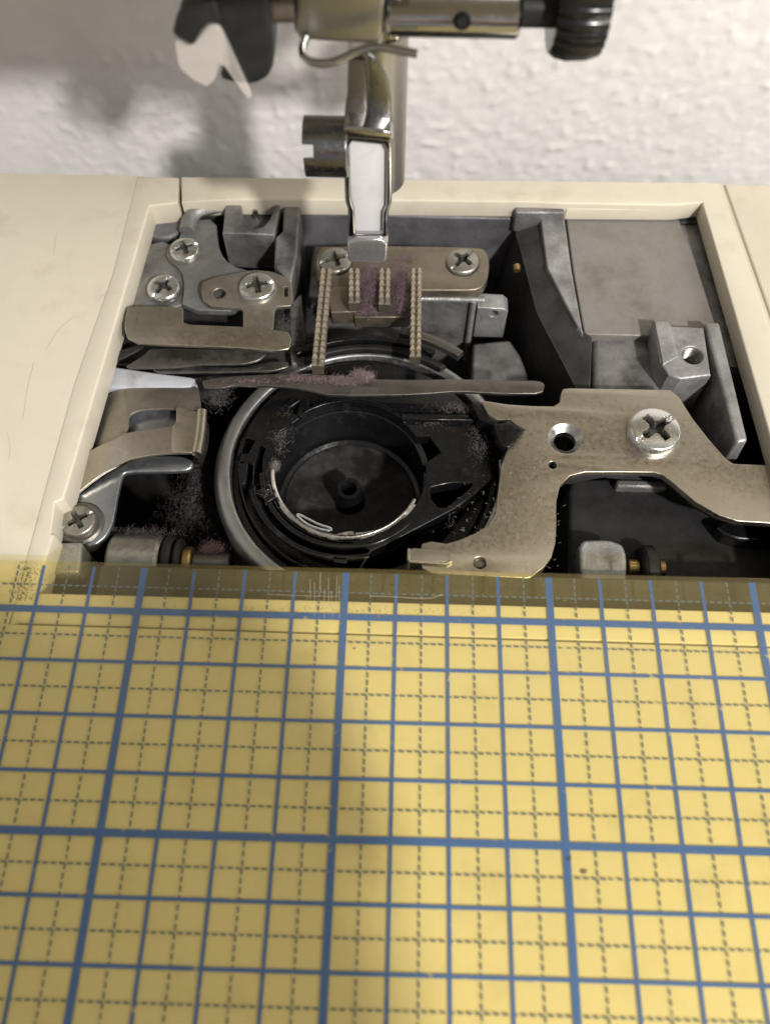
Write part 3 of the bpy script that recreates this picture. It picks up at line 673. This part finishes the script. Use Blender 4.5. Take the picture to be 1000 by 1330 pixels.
obj('set_screw_hole', MB().lathe((hq.x, YN-0.15, hq.z), [(0.085, 0.03), (0.085, -0.01), (0.06, -0.012), (0.055, 0.03), (0, 0.03)], 24, Matrix.Rotation(pi/2, 3, 'X')), M['black_matte'], ncl)
xshaft('thumb_screw_neck', 675, 725, 10, 25, YN+0.15, M['black_matte'], ncl)
ka = Q(718, 2, YN+0.2); kb = Q(785, 2, YN+0.2); kr = 0.52; kl = kb.x-ka.x
mb = MB(); n = 144; prof = [(0.0, 0.0), (0.86, 0.0), (0.95, 0.12), (1.0, 0.35), (0.98, 0.75), (0.90, 1.0), (0.0, 1.0)]
for i in range(n):
    a = 2*pi*i/n; g = 1 - 0.055*(0.5+0.5*cos(24*a))**2
    for r, x in prof: mb.v.append(Vector((ka.x + x*kl, ka.y + kr*r*g*sin(a), ka.z + kr*r*g*cos(a))))
m_ = len(prof)
for i in range(n):
    j = (i+1) % n
    for k in range(m_-1): mb.f.append((i*m_+k, j*m_+k, j*m_+k+1, i*m_+k+1))
obj('thumb_screw', mb, M['black'], ncl, angle=40)
gw = [Q(397, 50, 4.72), Q(393, 62, 4.6), Q(395, 73, 4.5), Q(407, 81, 4.45), Q(431, 81, 4.45), Q(463, 68, 4.5), Q(489, 61, 4.5), Q(515, 65, 4.48), Q(542, 70, 4.45)]
obj('thread_guide', MB().tube(smooth_path(gw, 8), 0.042, 12), M['chrome'], T)

# needle threader at the left ---------------------------------------
YT = 4.45
tb_ = qq([(262, -60), (260, 6), (256, 10), (236, 21), (225, 44), (250, 59), (262, 40), (272, 33), (284, 35), (292, 60), (296, 88), (284, 104), (306, 110), (330, 112), (349, 102), (356, 84), (354, 40), (346, -10), (345, -60)], YT)
thd = upright('needle_threader', chaikin(tb_, 1, 0.2), YT, 0.5, M['black_matte'], T, bevel=0.06, res=3)
tg = qq([(226, 49), (252, 59), (268, 38), (275, 33), (287, 37), (306, 78), (328, 126), (322, 131), (287, 80), (279, 106), (269, 114), (250, 104), (232, 88)], YT-0.05)
upright('threader_guard', chaikin(tg, 1, 0.15), YT-0.05, 0.06, M['clear'], thd, bevel=0.015)
upright('threader_hook', chaikin(qq([(223, 45), (235, 21), (256, 8), (280, 2), (288, 30), (272, 32), (262, 42), (251, 61)], YT-0.12), 1, 0.12), YT-0.12, 0.3, M['black_matte'], thd, bevel=0.03)
obj('threader_shaft', MB().lathe(Q(345, 8, YT+0.3), [(0.14, 0), (0.14, 0.30)], 24, Matrix.Rotation(pi/2, 3, 'Y')), M['bronze'], T)

# the head of the machine above the frame, carrying these bars
hd = MB().prism(chaikin([Vector((-2.4, 3.0)), Vector((5.2, 3.0)), Vector((5.2, 8.6)), Vector((-2.4, 8.6))], 2, 0.12), 6.05, 16)
obj('machine_head', hd, M['cream'], T, bevel=0.3, seg=3)
obj('machine_arm', MB().box((5.5, 4.6, 9.5), (26, 8.6, 16)), M['cream'], T, bevel=0.4, seg=3)

# ------------------------------------------------------------------ bobbin case
wl_, wr_ = P(350, 610, -0.62), P(553, 610, -0.62)
wc = Vector(((wl_.x+wr_.x)/2, (wl_.y+wr_.y)/2 - 0.02, -0.62)); WR = (wr_.x-wl_.x)/2
BC = thing('bobbin_case', 'empty black plastic bobbin case with dusty round well, inside the grey hook race', 'bobbin case', (wc.x, wc.y, -1.7))
dz = -0.56
def ring_pts(a0, a1, r, n=20): return [Vector((hc.x + r*cos(radians(a0+(a1-a0)*i/n)), hc.y + r*sin(radians(a0+(a1-a0)*i/n)))) for i in range(n+1)]
rd = HR - 0.13
lowr = pp([(640, 622), (618, 641), (592, 660), (554, 680), (512, 702), (482, 716)], dz)
outl = ring_pts(8, 245, rd, 60) + ring_pts(245, 268, rd-0.02, 6) + lowr[::-1]
tri = chaikin(pp([(558, 633), (585, 627), (615, 627), (609, 635), (580, 659), (569, 659), (560, 648)], dz), 1, 0.12)
pkA = pp([(314, 567), (335, 571), (324, 591), (308, 591)], dz); pkB = pp([(309, 598), (323, 598), (319, 628), (313, 629)], dz)
pkC = pp([(339, 578), (345, 582), (341, 594), (340, 626), (330, 630), (331, 605)], dz); pkD = chaikin(pp([(376, 531), (390, 520), (384, 538)], dz), 1, 0.1)
notch = pp([(540, 567), (557, 566), (573, 587), (549, 603)], dz)
well = circle(wc, WR, 72)
ang = lambda p: atan2(p.y-wc.y, p.x-wc.x)
wo = []
nA, nB = ang(notch[0]), ang(notch[3])
for p in well:
    a = ang(p)
    if nB < a < nA: continue
    wo.append(p)
wo = sorted(wo, key=ang)
k = next(i for i, p in enumerate(wo) if ang(p) > nB)
wo = wo[:k] + [notch[3], notch[2], notch[1], notch[0]] + wo[k:]
plate('case_deck', outl, dz, 0.24, M['black'], BC, holes=[wo, tri, pkA, pkB, pkC, pkD], bevel=0.022, res=3)
obj('case_well', MB().lathe(wc, [(WR+0.06, -0.12), (WR-0.02, -0.16), (WR-0.04, -0.95), (WR-0.12, -1.0), (0.24, -1.0)], 96), M['black'], BC)
obj('well_floor', MB().lathe(wc, [(WR-0.10, -0.985), (WR-0.13, -0.965), (0.22, -0.965)], 96), M['black_dusty'], BC)
obj('hub', MB().lathe(wc, [(0.24, -0.97), (0.21, -0.90), (0.19, -0.60), (0.18, -0.54), (0.12, -0.54), (0.105, -0.58), (0.10, -0.95), (0, -0.95)], 48), M['black'], BC)
obj('case_skirt', MB().lathe(hc, [(WR+0.35, -1.0), (rd-0.05, -0.75), (rd+0.0, -0.26), (rd-0.04, -0.235), (rd-0.25, -0.245), (WR+0.3, -0.6)], 96), M['black'], BC)
# raised rim segments on the deck
def arc_plate(name, c, r0, r1, a0, a1, z, th, m, parent, bevel=0.015):
    n = max(6, int(abs(a1-a0)/4))
    o = [Vector((c.x + r1*cos(radians(a0+(a1-a0)*i/n)), c.y + r1*sin(radians(a0+(a1-a0)*i/n)))) for i in range(n+1)]
    o += [Vector((c.x + r0*cos(radians(a1+(a0-a1)*i/n)), c.y + r0*sin(radians(a1+(a0-a1)*i/n)))) for i in range(n+1)]
    return plate(name, o, z, th, m, parent, bevel=bevel, res=3)
arc_plate('well_rim', wc, WR+0.0, WR+0.06, 48, 128, dz+0.05, 0.1, M['black'], BC)
arc_plate('case_rim', wc, WR+0.06, WR+0.13, 185, 318, dz+0.035, 0.08, M['black'], BC)
arc_plate('case_rim', wc, WR+0.22, WR+0.30, 195, 285, dz+0.02, 0.08, M['black'], BC)
plate('case_wall', pp([(520, 538), (622, 541), (624, 548), (522, 546)], dz+0.06), dz+0.10, 0.16, M['black'], BC, bevel=0.02)
plate('case_finger', chaikin(pp([(640, 549), (652, 550), (661, 546), (671, 553), (682, 558), (671, 570), (661, 581), (651, 579), (645, 562)], -0.14), 1, 0.12), -0.14, 0.4, M['black'], BC, bevel=0.02)
plate('case_wall', pp([(622, 520), (634, 536), (648, 548), (640, 552), (622, 544), (612, 524)], -0.25), -0.25, 0.3, M['black'], BC, bevel=0.02)
plate('case_lug', chaikin(pp([(366, 526), (382, 515), (400, 516), (402, 528), (392, 542), (386, 540), (391, 519), (376, 530)], dz+0.05), 1, 0.1), dz+0.05, 0.1, M['black'], BC, bevel=0.015)
for pts, dzz in (([(352, 548), (368, 540), (380, 546), (372, 556), (358, 562)], .05), ([(345, 575), (356, 572), (360, 590), (352, 598), (346, 592)], .03), ([(372, 560), (384, 556), (380, 572), (370, 578)], .02), ([(333, 636), (350, 631), (352, 635), (336, 641)], .06), ([(343, 648), (356, 642), (358, 646), (346, 653)], .06), ([(430, 722), (452, 724), (450, 732), (434, 731)], .02)):
    plate('case_tab', chaikin(pp(pts, dz+dzz), 1, 0.15), dz+dzz, 0.09+dzz, M['black'], BC, bevel=0.012)
# wire spring along the front of the well
def wrim(a, r, z): return Vector((wc.x + r*cos(radians(a)), wc.y + r*sin(radians(a)), z))
spr = [wrim(a, WR-0.055, -0.60 - 0.02*sin(radians((a-180)*1.0))) for a in range(182, 338, 3)]
spr2 = [wrim(a, WR-0.015, -0.545) for a in range(215, 322, 3)]
mb = MB().tube(spr, [0.030 + 0.016*sin(pi*i/(len(spr)-1)) for i in range(len(spr))], 8, 1.5).tube(spr2, 0.010, 6)
ws = obj('wire_spring', mb, M['spring'], BC)
loop = [P(386, 670, -0.60), P(398, 680, -0.60), P(412, 686, -0.60), P(428, 689, -0.60), P(429, 686, -0.60), P(414, 681, -0.60), P(400, 674, -0.60), P(388, 668, -0.60), P(386, 670, -0.60)]
obj('spring_clip', MB().tube(smooth_path(loop, 5), 0.017, 8), M['zinc'], ws)
arc2 = [P(462, 694, -0.60), P(480, 692, -0.60), P(505, 684, -0.60), P(524, 672, -0.60), P(536, 660, -0.60), P(539, 656, -0.60)]
obj('spring_clip', MB().tube(smooth_path(arc2, 5), 0.022, 8), M['zinc'], ws)
obj('spring_clip', MB().prism(chaikin(pp([(436, 694), (450, 691), (460, 690), (460, 696), (440, 698)], -0.6), 1), -0.63, -0.59), M['zinc'], ws)

# ------------------------------------------------------------------ ruler
ye = lambda x: 0.635 + (x + 1.85)*0.0021
RT, RB = 0.185, GZ
x0, x1, y0 = -7.0, 15.0, -12.0
RU = thing('ruler', 'yellow tinted clear quilting ruler with blue inch grid lying across the front of the machine', 'ruler', (0, 0, RB))
mb = MB(); e = 0.012
mb.add([(x0, y0, RB), (x1, y0, RB), (x1, ye(x1), RB), (x0, ye(x0), RB)], [(0, 1, 2, 3)])
# printed grid: origin of the print sits at x = y = 0 of the scene
obj('printed_face', mb, ruler_material(True), RU)
mb = MB()
lo = [(x0, y0, RB), (x1, y0, RB), (x1, ye(x1), RB), (x0, ye(x0), RB)]
hi = [(x0, y0, RT), (x1, y0, RT), (x1, ye(x1)-e, RT), (x0, ye(x0)-e, RT)]
md = [(x, y, RT-e) for (x, y, z) in lo]
mb.add(lo + md + hi, [(8, 9, 10, 11)] + [(i, (i+1) % 4, 4+(i+1) % 4, 4+i) for i in range(4)] + [(4+i, 4+(i+1) % 4, 8+(i+1) % 4, 8+i) for i in range(4)])
obj('acrylic_body', mb, ruler_material(False), RU)
# scratches on the top face
def scratch(pts, wd, z):
    out = MB(); pts = [P(x, y, z) for x, y in pts]
    for a, b in zip(pts, pts[1:]):
        s = Vector((-(b-a).y, (b-a).x, 0)).normalized()*wd
        out.add([a-s, b-s, b+s, a+s], [(0, 1, 2, 3)])
    return out
sm = MB()
def join(o, q): o.add(q.v, q.f)
for (x, ya_, yb2) in [(403, 752, 784), (409, 756, 800), (416, 745, 770), (421, 765, 803), (427, 750, 798), (431, 768, 801), (437, 748, 790), (399, 772, 786), (441, 760, 802)]:
    join(sm, scratch([(x+random.uniform(-1, 1), ya_), (x, (ya_+yb2)/2), (x+random.uniform(-1, 1), yb2)], 0.0018, RT+0.003))
join(sm, scratch([(480, 774), (510, 775), (540, 777), (560, 777), (575, 772)], 0.0028, RT+0.003))
join(sm, scratch([(350, 772), (400, 774), (440, 775)], 0.002, RT+0.003))
sc = obj('scratches', sm, mat('scratch', (0.50, 0.46, 0.34), 0.6, 0, 0.2), RU); sc['kind'] = 'stuff'
gm = MB()
for i in range(220):
    t = random.random(); x = 18 + 40*t + random.gauss(0, 7); y = 775 - 40*t*0 + random.uniform(-38, 5)
    x = 45 + (735-y)*0.35*-1*-1 - 10 + random.gauss(0, 9) if False else 28 + (778-y)*0.25 + random.gauss(0, 8)
    c = P(x, y, RT+0.003); r = random.uniform(0.004, 0.012)
    gm.add([(c.x + r*cos(q), c.y + r*sin(q)*random.uniform(.6, 1.2), c.z) for q in (0, 1.3, 2.6, 3.9, 5.1)], [(0, 1, 2, 3, 4)])
for (x, y, r) in [(757, 1131, 0.035), (460, 842, 0.016), (570, 752, 0.02), (150, 975, 0.012), (733, 780, 0.02)]:
    c = P(x, y, RT+0.003)
    gm.add([(c.x + r*cos(q)*1.3, c.y + r*sin(q)*random.uniform(.6, 1.1), c.z) for q in (0, 0.9, 1.8, 2.7, 3.6, 4.5, 5.4)], [tuple(range(7))])
for i in range(260):
    x = random.gauss(450, 90); y = 793 + (x-450)*0.02 + random.gauss(0, 3)
    c = P(x, y, RT+0.003); r = random.uniform(0.003, 0.008)
    gm.add([(c.x + r*cos(q), c.y + r*sin(q), c.z) for q in (0, 1.6, 3.1, 4.7)], [(0, 1, 2, 3)])
gr = obj('grime_specks', gm, mat('grime', (0.14, 0.11, 0.06), 0.8, 0, 0.2), RU); gr['kind'] = 'stuff'

# ------------------------------------------------------------------ lint
def lint(name, label, spots, m, group=None):
    mb = MB(); c0 = None
    for (x, y, z, sx, sy, sz, n, ln) in spots:
        c = P(x, y, z); c0 = c0 or c
        for i in range(int(n*1.6)):
            p = c + Vector((random.gauss(0, sx), random.gauss(0, sy), abs(random.gauss(0, sz))))
            d = Vector((random.gauss(0, 1), random.gauss(0, 1), random.gauss(0, 0.6))).normalized()
            path = [p]
            for k in range(4):
                d = (d + Vector((random.gauss(0, .5), random.gauss(0, .5), random.gauss(0, .35)))).normalized()
                path.append(path[-1] + d*ln/4)
            mb.tube(path, random.uniform(0.0008, 0.0016), 3)
    o = obj(name, mb, m, None)
    tag(o, label, 'lint', group, 'stuff' if False else None)
    return o
lint('lint', 'purple fuzz packed between the inner feed dog rows', [(480, 370, -0.12, 0.06, 0.20, 0.025, 1500, 0.055), (520, 372, -0.15, 0.055, 0.22, 0.025, 1400, 0.055), (478, 404, -0.24, 0.10, 0.06, 0.03, 800, 0.05), (515, 404, -0.26, 0.13, 0.05, 0.03, 600, 0.05), (530, 335, -0.25, 0.10, 0.04, 0.01, 120, 0.05)], M['lint_purple'])
lint('lint', 'small pink and grey fluff caught on the flat lever across the hook', [(470, 490, -0.19, 0.07, 0.045, 0.035, 1000, 0.06), (445, 495, -0.205, 0.10, 0.035, 0.015, 700, 0.05), (400, 492, -0.212, 0.20, 0.04, 0.004, 350, 0.04), (330, 495, -0.212, 0.30, 0.03, 0.004, 150, 0.04)], M['lint_pink'])
lint('lint', 'grey dust fibres above the round shaft collar at the lower left', [(190, 692, -0.60, 0.26, 0.03, 0.015, 220, 0.08), (245, 668, -1.5, 0.20, 0.25, 0.05, 700, 0.07), (255, 620, -1.3, 0.09, 0.3, 0.05, 400, 0.07)], M['lint_dark'])
lint('lint', 'small dark purple clump beside the brass bush at the lower left', [(275, 718, -0.9, 0.08, 0.07, 0.04, 1000, 0.05)], M['lint_purple'])
lint('lint', 'grey fluff at the left edge of the bobbin well', [(357, 606, -0.60, 0.03, 0.045, 0.02, 330, 0.04), (366, 562, -0.55, 0.07, 0.16, 0.004, 300, 0.035), (348, 640, -0.53, 0.05, 0.05, 0.01, 18, 0.12)], M['lint_grey'])
lint('lint', 'loose pale fibres on the black deck beside the bent tab', [(588, 686, -0.55, 0.05, 0.06, 0.008, 9, 0.12), (590, 655, -0.52, 0.04, 0.12, 0.01, 3, 0.14)], M['lint_grey'])
lint('lint', 'pale dust along the straight wall at the back of the bobbin case', [(600, 530, -0.50, 0.22, 0.05, 0.003, 500, 0.02), (622, 570, -0.54, 0.09, 0.22, 0.002, 450, 0.02), (560, 548, -0.54, 0.16, 0.06, 0.002, 200, 0.02)], M['lint_grey'])
lint('lint', 'sparse pale fibres scattered on the lower part of the nickel plate', [(660, 690, -0.197, 0.30, 0.35, 0.001, 150, 0.045), (705, 660, -0.197, 0.12, 0.4, 0.001, 60, 0.045)], M['lint_pale'])
lint('lint', 'dusty purple traces around the base of the large zinc screw', [(826, 585, -0.197, 0.10, 0.06, 0.001, 260, 0.03)], M['lint_purple'])
lint('lint', 'grey dust along the gap left of the feed dogs', [(390, 445, -0.55, 0.06, 0.25, 0.03, 700, 0.05), (285, 515, -0.6, 0.10, 0.12, 0.03, 500, 0.05), (372, 425, -0.27, 0.08, 0.13, 0.006, 350, 0.04)], M['lint_dark'])
# hairline scuffs on the cream cover
sm = MB()
for pts in ([(45, 470), (38, 495), (33, 525), (30, 545)], [(60, 455), (75, 430), (95, 412)], [(128, 386), (142, 381), (156, 380)], [(10, 560), (14, 580), (12, 600)], [(150, 300), (158, 290), (170, 284)], [(75, 300), (70, 330)], [(950, 270), (960, 295), (962, 310)], [(400, 245), (430, 247), (455, 246)], [(640, 250), (690, 252)]):
    join(sm, scratch(pts, 0.0016, 0.0012))
so = obj('scuffs', sm, mat('scuff', (0.47, 0.41, 0.30), 0.8, 0, 0.2), T); so['kind'] = 'stuff'

# ------------------------------------------------------------------ the photographer's hand, in front of the frame, that shades the ruler
PE = thing('person', 'hand and dark sleeve of the photographer reaching in from the front', 'person', (6, -15, 8.5))
M['skin'] = mat('skin', (0.50, 0.31, 0.22), 0.5, 0, 0.08, 3, 0.2, 30, 0.01)
def hand_mesh():
    mb = MB(); o = Vector((5.0, -11.9, 8.8)); f = Vector((-0.30, 0.95, 0.05)).normalized(); r = Vector((0.95, 0.30, 0)); u = r.cross(f)
    def at_(a, b, c): return o + r*a + f*b + u*c
    # palm and wrist as one tapering loft of rings
    rings = [(-9, 2.6, 2.0), (-6, 2.8, 1.9), (-3.6, 3.6, 1.6), (-1, 4.2, 1.4), (1.2, 4.3, 1.2), (2.2, 4.1, 0.9)]
    vs = []; n = 24
    for b, a, c in rings: vs += [at_(a*cos(2*pi*k/n), b, c*sin(2*pi*k/n)) for k in range(n)]
    fs = [(i*n+k, i*n+(k+1) % n, (i+1)*n+(k+1) % n, (i+1)*n+k) for i in range(len(rings)-1) for k in range(n)] + [list(range(n)), list(range((len(rings)-1)*n, len(rings)*n))]
    mb.add(vs, fs)
    for a, ln, sp in ((-3.2, 1.9, -0.03), (-1.1, 2.7, 0.0), (1.0, 2.4, 0.02), (3.0, 1.6, 0.05)):
        path = smooth_path([at_(a, 1.2, 0.1), at_(a*1.02, 2.6, 0.2), at_(a*1.03+sp, 2.6+ln*0.5, -0.1), at_(a*1.03+sp*2, 2.4+ln*0.75, -1.2), at_(a*1.03, 2.0+ln*0.6, -2.1)], 5)
        mb.tube(path, [0.95 - 0.28*i/(len(path)-1) for i in range(len(path))], 14)
    path = smooth_path([at_(-3.2, -2.5, -0.2), at_(-4.6, -0.6, -0.8), at_(-4.8, 1.0, -1.4), at_(-4.2, 2.2, -1.9)], 5)
    mb.tube(path, [1.1 - 0.35*i/(len(path)-1) for i in range(len(path))], 14)
    return mb, at_
hm, at_ = hand_mesh()
obj('hand', hm, M['skin'], PE, angle=180)
slv = smooth_path([at_(0, -6.5, 0), at_(0.3, -14, -0.6), at_(1, -26, -2.5)], 8)
obj('sleeve', MB().tube(slv, [3.4 + 1.6*i/(len(slv)-1) for i in range(len(slv))], 28), M['black_matte'], PE, angle=60)
